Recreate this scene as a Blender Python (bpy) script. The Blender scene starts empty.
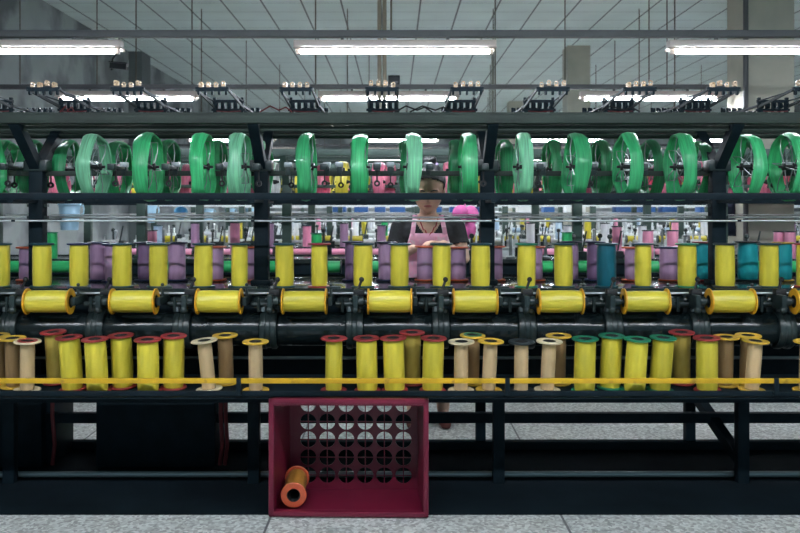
import bpy, math, random
from mathutils import Vector, Matrix, Euler
random.seed(7)
PI = math.pi
SC = bpy.context.scene
COL = SC.collection
F, H, VX, VY = 860.0, 1.25, 395.0, 210.0      # focal length in pixels, eye height, vanishing point


def PX(px, Y): return (px - VX) * Y / F
def PZ(py, Y): return H - (py - VY) * Y / F


# ---------------------------------------------------------------- materials
def mat(name, col, rough=0.5, metal=0.0, var=0.0, scale=8.0, bump=0.0, spec=0.5, stretch=(1, 1, 1), rand=0.0, coat=0.0,
        sheen=0.0, dirt=None, dirt_scale=3.0, dirt_lo=0.5, dirt_hi=0.7, detail=4.0, aniso=0.0, trans=0.0, island=False):
    m = bpy.data.materials.new(name); m.use_nodes = True
    nt = m.node_tree; N = nt.nodes; L = nt.links
    b = N['Principled BSDF']
    b.inputs['Base Color'].default_value = (*col, 1); b.inputs['Roughness'].default_value = rough
    b.inputs['Metallic'].default_value = metal; b.inputs['Specular IOR Level'].default_value = spec
    b.inputs['Coat Weight'].default_value = coat; b.inputs['Sheen Weight'].default_value = sheen
    b.inputs['Anisotropic'].default_value = aniso
    tc = N.new('ShaderNodeTexCoord'); mp = N.new('ShaderNodeMapping'); mp.inputs['Scale'].default_value = stretch
    L.new(tc.outputs['Object'], mp.inputs['Vector'])
    nz = N.new('ShaderNodeTexNoise'); nz.inputs['Scale'].default_value = scale; nz.inputs['Detail'].default_value = detail
    L.new(mp.outputs['Vector'], nz.inputs['Vector'])
    out = None
    if var > 0 or rand > 0:
        hs = N.new('ShaderNodeHueSaturation'); hs.inputs['Color'].default_value = (*col, 1)
        mr = N.new('ShaderNodeMapRange'); mr.inputs['From Min'].default_value = 0.3; mr.inputs['From Max'].default_value = 0.7
        mr.inputs['To Min'].default_value = 1 - var; mr.inputs['To Max'].default_value = 1 + var
        L.new(nz.outputs['Fac'], mr.inputs['Value'])
        v = mr.outputs['Result']
        if rand > 0:
            oi = N.new('ShaderNodeObjectInfo')
            m2 = N.new('ShaderNodeMapRange'); m2.inputs['To Min'].default_value = 1 - rand; m2.inputs['To Max'].default_value = 1 + rand
            L.new(oi.outputs['Random'], m2.inputs['Value'])
            mm = N.new('ShaderNodeMath'); mm.operation = 'MULTIPLY'
            L.new(v, mm.inputs[0]); L.new(m2.outputs['Result'], mm.inputs[1]); v = mm.outputs[0]
        L.new(v, hs.inputs['Value']); out = hs.outputs['Color']
    if dirt:
        n2 = N.new('ShaderNodeTexNoise'); n2.inputs['Scale'].default_value = dirt_scale; n2.inputs['Detail'].default_value = 6
        L.new(tc.outputs['Object'], n2.inputs['Vector'])
        mr = N.new('ShaderNodeMapRange'); mr.inputs['From Min'].default_value = dirt_lo; mr.inputs['From Max'].default_value = dirt_hi
        L.new(n2.outputs['Fac'], mr.inputs['Value'])
        mx = N.new('ShaderNodeMix'); mx.data_type = 'RGBA'
        L.new(mr.outputs['Result'], mx.inputs['Factor'])
        if out: L.new(out, mx.inputs['A'])
        else: mx.inputs['A'].default_value = (*col, 1)
        mx.inputs['B'].default_value = (*dirt, 1); out = mx.outputs['Result']
    if out: L.new(out, b.inputs['Base Color'])
    if bump > 0:
        bp = N.new('ShaderNodeBump'); bp.inputs['Strength'].default_value = bump; bp.inputs['Distance'].default_value = 0.01
        L.new(nz.outputs['Fac'], bp.inputs['Height']); L.new(bp.outputs['Normal'], b.inputs['Normal'])
    if trans > 0:
        tb = N.new('ShaderNodeBsdfTranslucent'); ms = N.new('ShaderNodeMixShader'); ms.inputs[0].default_value = trans
        if out: L.new(out, tb.inputs['Color'])
        else: tb.inputs['Color'].default_value = (*col, 1)
        L.new(b.outputs[0], ms.inputs[1]); L.new(tb.outputs[0], ms.inputs[2])
        L.new(ms.outputs[0], N['Material Output'].inputs['Surface'])
    return m


def emit(name, col, strength):
    m = bpy.data.materials.new(name); m.use_nodes = True
    b = m.node_tree.nodes['Principled BSDF']
    b.inputs['Base Color'].default_value = (.8, .8, .8, 1)
    b.inputs['Emission Color'].default_value = (*col, 1); b.inputs['Emission Strength'].default_value = strength
    return m


M = {}
M['frame'] = mat('dark_painted_steel', (.006, .014, .020), .6, spec=.15, var=.25, scale=12, bump=.05)
M['beam'] = mat('grey_green_painted_steel', (.024, .037, .029), .55, spec=.3, var=.25, scale=6, stretch=(.3, 1, 1), dirt=(.02, .026, .022), dirt_scale=4)
M['post_far'] = mat('green_painted_steel', (.045, .080, .066), .5, var=.2, scale=6)
M['gloss'] = mat('black_gloss_enamel', (.008, .014, .015), .20, var=.2, scale=10, dirt=(.02, .022, .02), dirt_scale=9, dirt_lo=.62, dirt_hi=.75)
M['cast'] = mat('cast_iron_black', (.018, .030, .030), .32, var=.3, scale=25, bump=.08)
M['chrome'] = mat('polished_steel', (.50, .53, .54), .35, 1.0, var=.08, scale=5)
M['steel'] = mat('dull_steel', (.30, .33, .34), .4, .8, var=.15, scale=20)
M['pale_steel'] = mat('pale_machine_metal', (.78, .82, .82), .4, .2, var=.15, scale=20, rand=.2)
M['table'] = mat('oiled_table_top', (.02, .03, .03), .12, var=.3, scale=5, dirt=(.05, .055, .05), dirt_scale=6, dirt_lo=.5, dirt_hi=.8)
M['rail_yellow'] = mat('yellow_rail_paint', (.62, .37, .015), .35, var=.15, scale=14, dirt=(.25, .12, .02), dirt_scale=20, dirt_lo=.6, dirt_hi=.75)
M['eyelet'] = mat('cream_ceramic', (.54, .37, .22), .3, var=.1, scale=30, rand=.15)
M['rubber'] = mat('black_rubber', (.010, .011, .012), .6)
M['red_part'] = mat('red_plastic_part', (.16, .015, .02), .4)
M['red_pipe'] = mat('dark_red_pipe', (.16, .015, .02), .5)
# thread
def thread(name, col, rand=.12, rough=.30, var=.10):
    return mat(name, col, rough, var=var, scale=1.0, stretch=(46, 46, 9), rand=rand, bump=.35, sheen=.03, spec=.45, detail=2)
M['yellow'] = thread('yellow_satin_thread', (.62, .525, .050))
M['olive'] = thread('olive_yellow_thread', (.40, .30, .06))
M['purple'] = thread('mauve_satin_thread', (.36, .22, .35), .12)
M['dark_purple'] = thread('dark_plum_thread', (.17, .10, .19), .1)
M['teal'] = thread('teal_satin_thread', (.012, .30, .33))
M['dark_teal'] = thread('dark_teal_thread', (.006, .11, .15))
M['green_thread'] = thread('green_satin_thread', (.03, .42, .13))
M['pink_thread'] = thread('pink_satin_thread', (.78, .30, .45))
M['beige'] = thread('bare_card_tube', (.60, .43, .23), .1, .6, .06)
M['brown'] = thread('brown_card_tube', (.30, .185, .08), .12, .6, .08)
M['orange_thread'] = thread('amber_thread', (.45, .20, .03), .05)
M['white_thread'] = thread('white_thread', (.75, .77, .80), .1)
M['blue_thread'] = thread('pale_blue_thread', (.45, .60, .75), .15)
# flanges
def plastic(name, c, r=.35): return mat(name, c, r, var=.12, scale=30, rand=.1)
M['f_red'] = plastic('red_flange_plastic', (.33, .038, .040)); M['f_green'] = plastic('green_flange_plastic', (.01, .19, .10))
M['f_yellow'] = plastic('yellow_flange_plastic', (.68, .42, .05)); M['f_cream'] = plastic('cream_flange_plastic', (.72, .60, .40))
M['f_black'] = plastic('black_flange_plastic', (.02, .03, .035)); M['f_teal'] = plastic('dark_teal_flange_plastic', (.012, .06, .075))
M['f_orange'] = plastic('orange_flange_plastic', (.55, .10, .04)); M['f_navy'] = plastic('navy_flange_plastic', (.02, .03, .09))
M['f_amber'] = plastic('amber_flange_plastic', (.72, .36, .02)); M['bore'] = mat('dark_bore', (.02, .02, .02), .7)
M['f_redring'] = plastic('red_ring_plastic', (.45, .04, .04))
# hanks: threads run round the reel, so the streaks vary along its axle
def hank(name, c, rand=.2, tr=.25):
    return mat(name, c, .42, var=.32, scale=1.0, stretch=(190, 7, 7), rand=rand, bump=.25, sheen=.08, spec=.8, coat=.25, detail=3, trans=tr)
M['h_green'] = hank('green_silk_hank', (.040, .46, .165)); M['h_pale'] = hank('pale_green_silk_hank', (.22, .62, .36))
M['h_deep'] = hank('deep_green_silk_hank', (.018, .32, .11))
M['h_pink'] = hank('pink_silk_hank', (.78, .22, .34)); M['h_yellow'] = hank('yellow_silk_hank', (.72, .62, .06))
M['h_white'] = hank('white_silk_hank', (.75, .78, .76))
# people, crate, room
M['skin'] = mat('skin', (.72, .45, .33), .45, var=.08, scale=14, spec=.4)
M['lip'] = mat('lip', (.36, .12, .11), .4); M['eye'] = mat('eye_dark', (.02, .012, .01), .3)
M['hair'] = mat('black_hair', (.022, .022, .026), .35, var=.5, scale=1, stretch=(120, 20, 20), bump=.3)
M['band'] = mat('lavender_hair_band', (.50, .36, .62), .7, var=.2, scale=80)
M['shirt'] = mat('black_cotton', (.012, .013, .016), .75, var=.3, scale=60, bump=.1)
M['apron'] = mat('pink_apron_cotton', (.80, .40, .55), .75, var=.12, scale=18, bump=.15, dirt=(.72, .55, .62), dirt_scale=25, dirt_lo=.55, dirt_hi=.65)
M['trouser'] = mat('dark_trousers', (.03, .012, .014), .8, var=.3, scale=30)
M['shoe'] = mat('brown_red_slipper', (.16, .035, .03), .6); M['cord'] = mat('red_cord', (.40, .02, .03), .5)
M['crate'] = mat('maroon_crate_plastic', (.155, .008, .030), .38, var=.12, scale=6, dirt=(.16, .012, .035), dirt_scale=7, dirt_lo=.5, dirt_hi=.8)
M['bucket'] = mat('pale_blue_plastic', (.36, .58, .74), .4, var=.06); M['bucket_blue'] = mat('blue_plastic', (.10, .32, .52), .4)
M['blue_box'] = mat('blue_box_plastic', (.015, .10, .32), .4, var=.1, rand=.2); M['white_box'] = mat('white_card_box', (.80, .81, .80), .6, var=.05)
M['plush'] = mat('hot_pink_bag', (.80, .16, .48), .5, var=.15, scale=18, bump=.2)
M['housing'] = mat('cream_lamp_housing', (.50, .42, .37), .4, var=.05); M['tray_steel'] = mat('cable_tray_paint', (.085, .085, .09), .5, var=.15, scale=5)
M['rod'] = mat('rusty_rod', (.12, .10, .075), .6, var=.2, scale=9); M['conduit'] = mat('tan_conduit', (.36, .31, .23), .5, var=.1)
M['camera_black'] = mat('camera_black', (.02, .022, .025), .4); M['tube'] = emit('lit_tube', (.82, .90, 1.0), 43.0)
M['cloth_dark'] = mat('navy_cloth', (.02, .03, .06), .8, var=.2, scale=20)


def grid_lines(nt, coord_socket, axis_out, origin, pitch, width):
    N, L = nt.nodes, nt.links
    a = N.new('ShaderNodeMath'); a.operation = 'SUBTRACT'; L.new(axis_out, a.inputs[0]); a.inputs[1].default_value = origin - pitch * 400
    m = N.new('ShaderNodeMath'); m.operation = 'MODULO'; L.new(a.outputs[0], m.inputs[0]); m.inputs[1].default_value = pitch
    c = N.new('ShaderNodeMath'); c.operation = 'LESS_THAN'; L.new(m.outputs[0], c.inputs[0]); c.inputs[1].default_value = width
    return c.outputs[0]


def ceiling_mat():
    m = mat('ceiling_tiles', (.74, .83, .80), .7, var=.06, scale=1.5)
    nt = m.node_tree; N, L = nt.nodes, nt.links; b = N['Principled BSDF']
    src = b.inputs['Base Color'].links[0].from_socket
    tc = N.new('ShaderNodeTexCoord'); sp = N.new('ShaderNodeSeparateXYZ'); L.new(tc.outputs['Object'], sp.inputs[0])
    gx = grid_lines(nt, None, sp.outputs['X'], .31, .5, .022); gy = grid_lines(nt, None, sp.outputs['Y'], 10.88, .49, .014)
    mx = N.new('ShaderNodeMix'); mx.data_type = 'RGBA'; L.new(gx, mx.inputs['Factor']); L.new(src, mx.inputs['A']); mx.inputs['B'].default_value = (.15, .17, .165, 1)
    k = N.new('ShaderNodeMath'); k.operation = 'MULTIPLY'; L.new(gy, k.inputs[0]); k.inputs[1].default_value = .75
    my = N.new('ShaderNodeMix'); my.data_type = 'RGBA'; L.new(k.outputs[0], my.inputs['Factor']); L.new(mx.outputs['Result'], my.inputs['A']); my.inputs['B'].default_value = (.22, .245, .24, 1)
    L.new(my.outputs['Result'], b.inputs['Base Color'])
    return m


def floor_mat():
    m = mat('terrazzo_floor', (.53, .555, .54), .42, var=.06, scale=2)
    nt = m.node_tree; N, L = nt.nodes, nt.links; b = N['Principled BSDF']
    src = b.inputs['Base Color'].links[0].from_socket
    tc = N.new('ShaderNodeTexCoord')
    vo = N.new('ShaderNodeTexVoronoi'); vo.inputs['Scale'].default_value = 85; L.new(tc.outputs['Object'], vo.inputs['Vector'])
    bw = N.new('ShaderNodeRGBToBW'); L.new(vo.outputs['Color'], bw.inputs[0])
    mr = N.new('ShaderNodeMapRange'); mr.inputs['From Min'].default_value = .2; mr.inputs['From Max'].default_value = .8
    mr.inputs['To Min'].default_value = .55; mr.inputs['To Max'].default_value = 1.3; L.new(bw.outputs[0], mr.inputs['Value'])
    hs = N.new('ShaderNodeHueSaturation'); L.new(src, hs.inputs['Color']); L.new(mr.outputs['Result'], hs.inputs['Value'])
    sp = N.new('ShaderNodeSeparateXYZ'); L.new(tc.outputs['Object'], sp.inputs[0])
    g = grid_lines(nt, None, sp.outputs['X'], -.468, 1.085, .009)
    mx = N.new('ShaderNodeMix'); mx.data_type = 'RGBA'; L.new(g, mx.inputs['Factor']); L.new(hs.outputs['Color'], mx.inputs['A']); mx.inputs['B'].default_value = (.10, .105, .11, 1)
    L.new(mx.outputs['Result'], b.inputs['Base Color'])
    return m


# ---------------------------------------------------------------- mesh builder
class MB:
    def __init__(s): s.v, s.f, s.m, s.sm = [], [], [], []

    def add(s, verts, faces, mi=0, smooth=False):
        o = len(s.v); s.v += [tuple(v) for v in verts]
        for f in faces: s.f.append([o + i for i in f]); s.m.append(mi); s.sm.append(smooth)
        return s

    def box(s, x0, x1, y0, y1, z0, z1, mi=0, bev=0.0):
        if bev <= 0:
            return s.add([(x0, y0, z0), (x1, y0, z0), (x1, y1, z0), (x0, y1, z0), (x0, y0, z1), (x1, y0, z1), (x1, y1, z1), (x0, y1, z1)],
                         [(0, 3, 2, 1), (4, 5, 6, 7), (0, 1, 5, 4), (1, 2, 6, 5), (2, 3, 7, 6), (3, 0, 4, 7)], mi)
        b = min(bev, (x1 - x0) * .45, (y1 - y0) * .45, (z1 - z0) * .45)
        import bmesh
        bm = bmesh.new(); bmesh.ops.create_cube(bm, size=1)
        for v in bm.verts: v.co = Vector(((x0 + x1) / 2 + v.co.x * (x1 - x0), (y0 + y1) / 2 + v.co.y * (y1 - y0), (z0 + z1) / 2 + v.co.z * (z1 - z0)))
        bmesh.ops.bevel(bm, geom=bm.edges[:], offset=b, segments=2, profile=.6, affect='EDGES')
        bm.verts.index_update()
        s.add([v.co for v in bm.verts], [[v.index for v in f.verts] for f in bm.faces], mi); bm.free(); return s

    def obox(s, p0, p1, w, d, mi=0, up=(1, 0, 0)):      # a bar from p0 to p1, w along 'up', d across
        p0, p1 = Vector(p0), Vector(p1); a = (p1 - p0).normalized(); u = Vector(up); u = (u - a * u.dot(a)).normalized(); w_ = a.cross(u)
        c = [u * sx * w / 2 + w_ * sy * d / 2 for sx, sy in ((-1, -1), (1, -1), (1, 1), (-1, 1))]
        return s.add([p0 + q for q in c] + [p1 + q for q in c], [(3, 2, 1, 0), (4, 5, 6, 7), (0, 1, 5, 4), (1, 2, 6, 5), (2, 3, 7, 6), (3, 0, 4, 7)], mi)

    def lathe(s, prof, axis='Z', c=(0, 0, 0), n=24, mi=0, smooth=True, closed=False, cap=True):
        # prof: (radius, height) pairs
        vs, fs = [], []
        k = len(prof)
        for r, h in prof:
            for j in range(n):
                t = 2 * PI * j / n; a, b = r * math.cos(t), r * math.sin(t)
                p = (a, b, h) if axis == 'Z' else (h, a, b) if axis == 'X' else (b, h, a)
                vs.append((p[0] + c[0], p[1] + c[1], p[2] + c[2]))
        for i in range(k if closed else k - 1):
            for j in range(n):
                a, b = i * n + j, i * n + (j + 1) % n; i2 = (i + 1) % k
                fs.append((a, b, i2 * n + (j + 1) % n, i2 * n + j))
        if cap and not closed:
            fs.append(list(range(n))[::-1]); fs.append([(k - 1) * n + j for j in range(n)])
        return s.add(vs, fs, mi, smooth)

    def cyl(s, p0, p1, r, n=12, mi=0, r1=None, smooth=True):
        p0, p1 = Vector(p0), Vector(p1); a = (p1 - p0).normalized()
        u = a.orthogonal().normalized(); w = a.cross(u); r1 = r if r1 is None else r1
        vs = [p0 + (u * math.cos(2 * PI * j / n) + w * math.sin(2 * PI * j / n)) * r for j in range(n)]
        vs += [p1 + (u * math.cos(2 * PI * j / n) + w * math.sin(2 * PI * j / n)) * r1 for j in range(n)]
        fs = [(j, (j + 1) % n, n + (j + 1) % n, n + j) for j in range(n)] + [list(range(n))[::-1], list(range(n, 2 * n))]
        return s.add(vs, fs, mi, smooth)

    def tube(s, pts, r, n=8, mi=0):
        pts = [Vector(p) for p in pts]; vs, fs = [], []
        u = (pts[1] - pts[0]).orthogonal().normalized()
        for i, p in enumerate(pts):
            a = (pts[min(i + 1, len(pts) - 1)] - pts[max(i - 1, 0)]).normalized()
            u = (u - a * u.dot(a)).normalized(); w = a.cross(u); rr = r[i] if isinstance(r, (list, tuple)) else r
            vs += [p + (u * math.cos(2 * PI * j / n) + w * math.sin(2 * PI * j / n)) * rr for j in range(n)]
        for i in range(len(pts) - 1):
            fs += [(i * n + j, i * n + (j + 1) % n, (i + 1) * n + (j + 1) % n, (i + 1) * n + j) for j in range(n)]
        fs += [list(range(n))[::-1], [(len(pts) - 1) * n + j for j in range(n)]]
        return s.add(vs, fs, mi, True)

    def ball(s, c, r, n=14, mi=0, rot=None):
        r = (r, r, r) if isinstance(r, (int, float)) else r; vs, fs = [], []
        k = n // 2
        for i in range(1, k):
            for j in range(n):
                p, t = PI * i / k, 2 * PI * j / n
                vs.append(Vector((r[0] * math.sin(p) * math.cos(t), r[1] * math.sin(p) * math.sin(t), r[2] * math.cos(p))))
        vs += [Vector((0, 0, r[2])), Vector((0, 0, -r[2]))]
        for i in range(k - 2):
            fs += [(i * n + j, (i + 1) * n + j, (i + 1) * n + (j + 1) % n, i * n + (j + 1) % n) for j in range(n)]
        a = (k - 1) * n
        fs += [(a, j, (j + 1) % n) for j in range(n)] + [(a + 1, (k - 2) * n + (j + 1) % n, (k - 2) * n + j) for j in range(n)]
        if rot: vs = [rot @ v for v in vs]
        return s.add([v + Vector(c) for v in vs], fs, mi, True)

    def mesh(s, name, *mats):
        me = bpy.data.meshes.new(name); me.from_pydata(s.v, [], s.f); me.update()
        for m in mats: me.materials.append(m)
        me.polygons.foreach_set('material_index', s.m)
        me.polygons.foreach_set('use_smooth', s.sm)
        me.set_sharp_from_angle(angle=math.radians(40))
        return me


def link(name, me, parent=None, loc=None, rot=None):
    o = bpy.data.objects.new(name, me); COL.objects.link(o)
    if parent: o.parent = parent
    if loc is not None: o.location = loc
    if rot is not None: o.rotation_euler = rot
    return o


def obj(name, mb, m, parent=None, loc=None, rot=None):
    ms = m if isinstance(m, (list, tuple)) else [m]
    return link(name, mb.mesh(name, *ms), parent, loc, rot)


def tag(o, label, cat, group=None, kind=None):
    o['label'] = label; o['category'] = cat
    if group: o['group'] = group
    if kind: o['kind'] = kind
    return o


def thing(name, label, cat, loc=(0, 0, 0), rot=(0, 0, 0), group=None):
    o = bpy.data.objects.new(name, None); COL.objects.link(o); o.location = loc; o.rotation_euler = rot; o.empty_display_size = .05
    return tag(o, label, cat, group)


def struct(name, mb, m, label=None):
    o = obj(name, mb, m); o['kind'] = 'structure'
    if label: o['label'] = label; o['category'] = name.split('_')[0]
    return o


def dup(root, loc, rot=None, label=None, group=None):
    r = root.copy(); COL.objects.link(r); r.location = loc
    if rot is not None: r.rotation_euler = rot
    if label: r['label'] = label
    if group: r['group'] = group
    for ch in root.children:
        c = ch.copy(); COL.objects.link(c); c.parent = r
        for g in ch.children:
            d = g.copy(); COL.objects.link(d); d.parent = c
    return r


ORD = ['first', 'second', 'third', 'fourth', 'fifth', 'sixth', 'seventh', 'eighth', 'ninth', 'tenth', 'eleventh', 'twelfth', 'thirteenth', 'fourteenth',
       'fifteenth', 'sixteenth', 'seventeenth', 'eighteenth', 'nineteenth', 'twentieth']
def nth(i):
    if i < 20: return ORD[i]
    t = {2: 'twenty', 3: 'thirty', 4: 'forty'}[(i + 1) // 10]
    return {2: 'twentieth', 3: 'thirtieth', 4: 'fortieth'}[(i + 1) // 10] if (i + 1) % 10 == 0 else t + '-' + ORD[(i + 1) % 10 - 1]


# ---------------------------------------------------------------- the room
GZ = .107
CZ, WX, RX, BY, FY = 3.87, -4.40, 10.0, 27.0, -3.0
struct('floor', MB().box(WX, RX, FY, BY, GZ - .1, GZ), floor_mat(), 'grey speckled terrazzo floor with dark joints')
struct('ceiling', MB().box(WX - .1, RX, FY, BY, CZ, CZ + .1), ceiling_mat(), 'pale tiled ceiling with dark grid lines')
WALLM = mat('grey_plaster_wall', (.33, .36, .36), .8, var=.15, scale=1.2, dirt=(.15, .165, .17), dirt_scale=1.1, dirt_lo=.44, dirt_hi=.56)
struct('wall_left', MB().box(WX - .1, WX, FY, BY, GZ, CZ), WALLM, 'stained grey plaster wall beside the machine ends')
struct('wall_back', MB().box(WX, RX, BY, BY + .1, GZ, CZ), WALLM, 'grey plaster wall far behind the machine rows')
struct('wall_right', MB().box(RX, RX + .1, FY, BY, GZ, CZ), WALLM, 'grey plaster wall past the pillars')
PIL = mat('tan_pillar_plaster', (.47, .45, .37), .8, var=.10, scale=2.5, bump=.05, dirt=(.36, .35, .29), dirt_scale=2, dirt_lo=.5, dirt_hi=.7)
for i, y in enumerate((6.70, 13.7, 20.7)):
    p = struct('pillar_%d' % (i + 1), MB().box(2.75, 3.11, y, y + .42, GZ, CZ), PIL, 'square tan plastered pillar, %s one down the hall' % nth(i))
struct('pillar_4', MB().box(WX, WX + .22, 14.2, 14.7, GZ, CZ), mat('dark_pilaster', (.13, .15, .15), .8, var=.1), 'dark grey pilaster on the plaster wall')
0 and struct('trim_1', MB().box(WX, WX + .03, FY, BY, 3.30, 3.36), M['tray_steel'], 'thin dark conduit strip along the wall')
pp = tag(obj('pipe', MB().cyl((2.72, 6.67, GZ), (2.72, 6.67, CZ), .02, 10), M['tray_steel']), 'thin dark vertical pipe at the corner of the nearest pillar', 'pipe')

# ---------------------------------------------------------------- lamps and cable trays
lamp_n = 0
LH = .0
def lamp(x, y, z, label, sc):
    """strip lamp: cream housing, end caps, one lit tube underneath"""
    t = thing('strip_lamp', label, 'lamp', (x, y, z), group='fluorescent strip lamps over the aisles')
    if 'lampmesh' not in CACHE:
        h = MB(); h.box(-.575, .575, -.035, .035, .012, .050, 0, .004); h.add([(-.575, -.035, .012), (.575, -.035, .012), (.575, -.06, -.004), (-.575, -.06, -.004), (-.575, .035, .012), (.575, .035, .012), (.575, .06, -.004), (-.575, .06, -.004)],
              [(0, 1, 2, 3), (7, 6, 5, 4)], 0)
        CACHE['lampmesh'] = (h.mesh('housing', M['housing']), MB().cyl((-.535, 0, -.012), (.535, 0, -.012), .0125, 12).mesh('tube', M['tube']),
                             MB().box(-.012, .012, -.016, .016, -.028, .016, 0, .003).mesh('lamp_holder', M['housing']))
    t.scale = (sc, sc, sc)
    h, tb, e = CACHE['lampmesh']
    link('housing', h, t); link('tube', tb, t)
    for s in (-1, 1):
        link('lamp_holder', e, t, (s * .548, 0, 0)); obj('hanging_clip', MB().box(s * .3 - .008, s * .3 + .008, -.012, .012, .049, .0675), M['tray_steel'], t)
CACHE = {}
ROWS_L = [1.9, 4.5, 7.0, 9.1, 11.2, 13.3, 15.5, 17.7, 20.0, 22.4]
aisle_word = ['the camera side aisle', 'the aisle where the worker stands', 'the second aisle', 'the third aisle', 'the fourth aisle', 'the fifth aisle', 'the sixth aisle',
              'the seventh aisle', 'the eighth aisle', 'the ninth aisle']
lab3 = {4.9: ['nearest the plaster wall', 'directly above the worker', 'by the tan pillar side', 'beyond the pillar']}
for k, y in enumerate(ROWS_L):
    xs = [-2.56 + 1.28 * i for i in range(5)] if k == 0 else [-2.13 + 2.13 * i + (.0 if k != 2 else -.05) for i in range(3 + (k > 0) + (k > 4))]
    for i, x in enumerate(xs):
        if k == 1: lab = 'lit fluorescent strip lamp over the worker aisle, ' + lab3[4.9][i]
        else: lab = 'lit fluorescent strip lamp over %s, %s from the plaster wall' % (aisle_word[k], nth(i))
        if k == 1: lamp(x * .918, y, 1.25 + .915 * .918, lab, .918)
        else: lamp(x, y, 2.165, lab, 1.0)
    # cable tray that carries the lamps, on rods from the ceiling
    x1 = 3.4 if k <= 1 else (2.70 if k == 2 else 7.0)
    ct = thing('cable_tray', 'long dark cable tray hung on thin rods above %s' % aisle_word[k], 'cable tray', (0, y, 2.252 if k != 1 else 1.25 + 1.002 * .918), group='lamp carrying cable trays')
    x0 = -4.2 if k > 1 else -3.4
    obj('tray_bar', MB().box(x0, x1, -.025, .025, -.018, .018, 0, .004), M['tray_steel'], ct)
    if k <= 1: rx = [-.02, -3.1, 3.05]
    elif k == 2: rx = [PX(p, 7.0) for p in (20, 97, 192, 565, 649, 667)]
    else: rx = [-3.4 + .22 * k + 1.9 * j for j in range(5)]
    for x in rx:
        obj('hanger_rod', MB().cyl((x, 0, .012), (x, 0, CZ - ct.location.z), .005 if k < 3 else .007, 8), M['rod'], ct)
    for x in xs:
        pass
for i, px in enumerate((379.5, 384.5)):
    x = PX(px, 6.93)
    tag(obj('conduit', MB().cyl((x, 6.93, 2.02), (x, 6.93, CZ), .017, 10), M['conduit']), 'tan vertical conduit dropping from the ceiling, %s of the pair' % ('thinner-looking wall side one' if i == 0 else 'pillar side one'), 'conduit')
jb = tag(obj('junction_box', MB().box(PX(388, 6.9), PX(400, 6.9), 6.985, 7.02, 2.2705, 2.345, 0, .006), M['camera_black']), 'small black box on the second cable tray beside the conduits', 'box')
cc = thing('security_camera', 'small black security camera hanging near the plaster wall', 'camera', (PX(118, 6.9), 6.9, PZ(66, 6.9)))
obj('camera_body', MB().obox((-.06, .01, .005), (.08, -.02, -.012), .045, .04, 0, (0, 0, 1)), M['camera_black'], cc)
obj('sun_hood', MB().obox((-.07, .01, .034), (.09, -.02, .016), .006, .055, 0, (0, 0, 1)), M['camera_black'], cc)
obj('bracket', MB().tube([(-.03, .02, 0), (-.06, .02, -.03), (-.05, .02, .06), (0, .05, .14), (-.02, .09, .24)], .008), M['camera_black'], cc)


# ---------------------------------------------------------------- spools
def spool_mesh(rf, ry, h, rb=.024, tf=.007, ruffle=.0):
    k = (rf, ry, h, rb, tf, ruffle)
    if k not in CACHE:
        # one flange (annulus), centred at z 0..tf
        fl = MB().lathe([(rb, 0), (rf - .002, 0), (rf, .002), (rf, tf - .002), (rf - .002, tf), (rb + .008, tf), (rb + .006, tf - .001), (rb, tf - .001)], n=28, closed=True)
        co = MB().lathe([(rb + .001, .001), (rb + .001, h - .001), (rb - .002, h - .001), (rb - .002, .001)], n=20, closed=True)
        prof = []
        nseg = 14
        for i in range(nseg + 1):
            u = i / nseg
            r = ry - .0025 * (abs(u - .5) * 2) ** 6
            prof.append((r, tf + .0005 + u * (h - 2 * tf - .001)))
        prof += [(rb + .0015, h - tf - .0008), (rb + .0015, tf + .0008)]
        yn = MB().lathe(prof, n=28, closed=True)
        if ruffle:
            rr = random.Random(int(rf * 1e5) + int(h * 1e4))
            a, b_ = rr.random() * 6, rr.random() * 6
            out = []
            for (x, y, z) in yn.v:
                r = math.hypot(x, y); t = math.atan2(y, x)
                if r > rb + .004:
                    r *= 1 + ruffle * (math.sin(3 * t + a + z * 18) * .5 + math.sin(7 * t + b_ - z * 30) * .25)
                out.append((r * math.cos(t), r * math.sin(t), z))
            yn.v = out
        CACHE[k] = (fl, co, yn)
    return CACHE[k]


def cmesh(key, mb, *ms):
    kk = (key, tuple(m.name for m in ms))
    if kk not in CACHE: CACHE[kk] = mb.mesh(key if isinstance(key, str) else key[0], *ms)
    return CACHE[kk]


def spool(name, label, cat, loc, rot, rf, ry, h, ym, fm, group=None, fm2=None, rb=.024, ruffle=.02, ring=None, yname='yarn'):
    fl, co, yn = spool_mesh(rf, ry, h, rb, .007, ruffle)
    t = thing(name, label, cat, loc, rot, group)
    g = (rf, ry, h, rb, ruffle)
    link(yname, cmesh(('yarn',) + g, yn, M[ym]), t)
    link('core', cmesh(('core',) + g, co, M['bore']), t)
    link('flange', cmesh(('flange',) + g, fl, M[fm2 or fm]), t)
    link('flange', cmesh(('flange',) + g, fl, M[fm]), t, (0, 0, h - .007))
    if ring:
        link('inner_ring', cmesh(('ring', rb), MB().lathe([(rb + .001, 0), (rb + .012, 0), (rb + .012, .002), (rb + .001, .002)], n=24, closed=True), M[ring]), t, (0, 0, h))
    return t


def far_spool(name, label, cat, loc, rot, rf, ry, h, ym, fm, group):
    key = ('fs', rf, ry, h, ym, fm)
    if key not in CACHE:
        b = MB(); b.lathe([(.001, 0), (rf, 0), (rf, .008), (.001, .008)], n=14, mi=1, cap=False)
        b.lathe([(ry, .006), (ry, h - .006)], n=14, mi=0, cap=False); b.lathe([(.02, h - .008), (rf, h - .008), (rf, h), (.02, h), (.02, h - .02), (.001, h - .02)], n=14, mi=1, cap=False)
        CACHE[key] = b.mesh(name, M[ym], M[fm])
    o = link(name, CACHE[key], None, loc, rot)
    return tag(o, label, cat, group)


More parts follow.
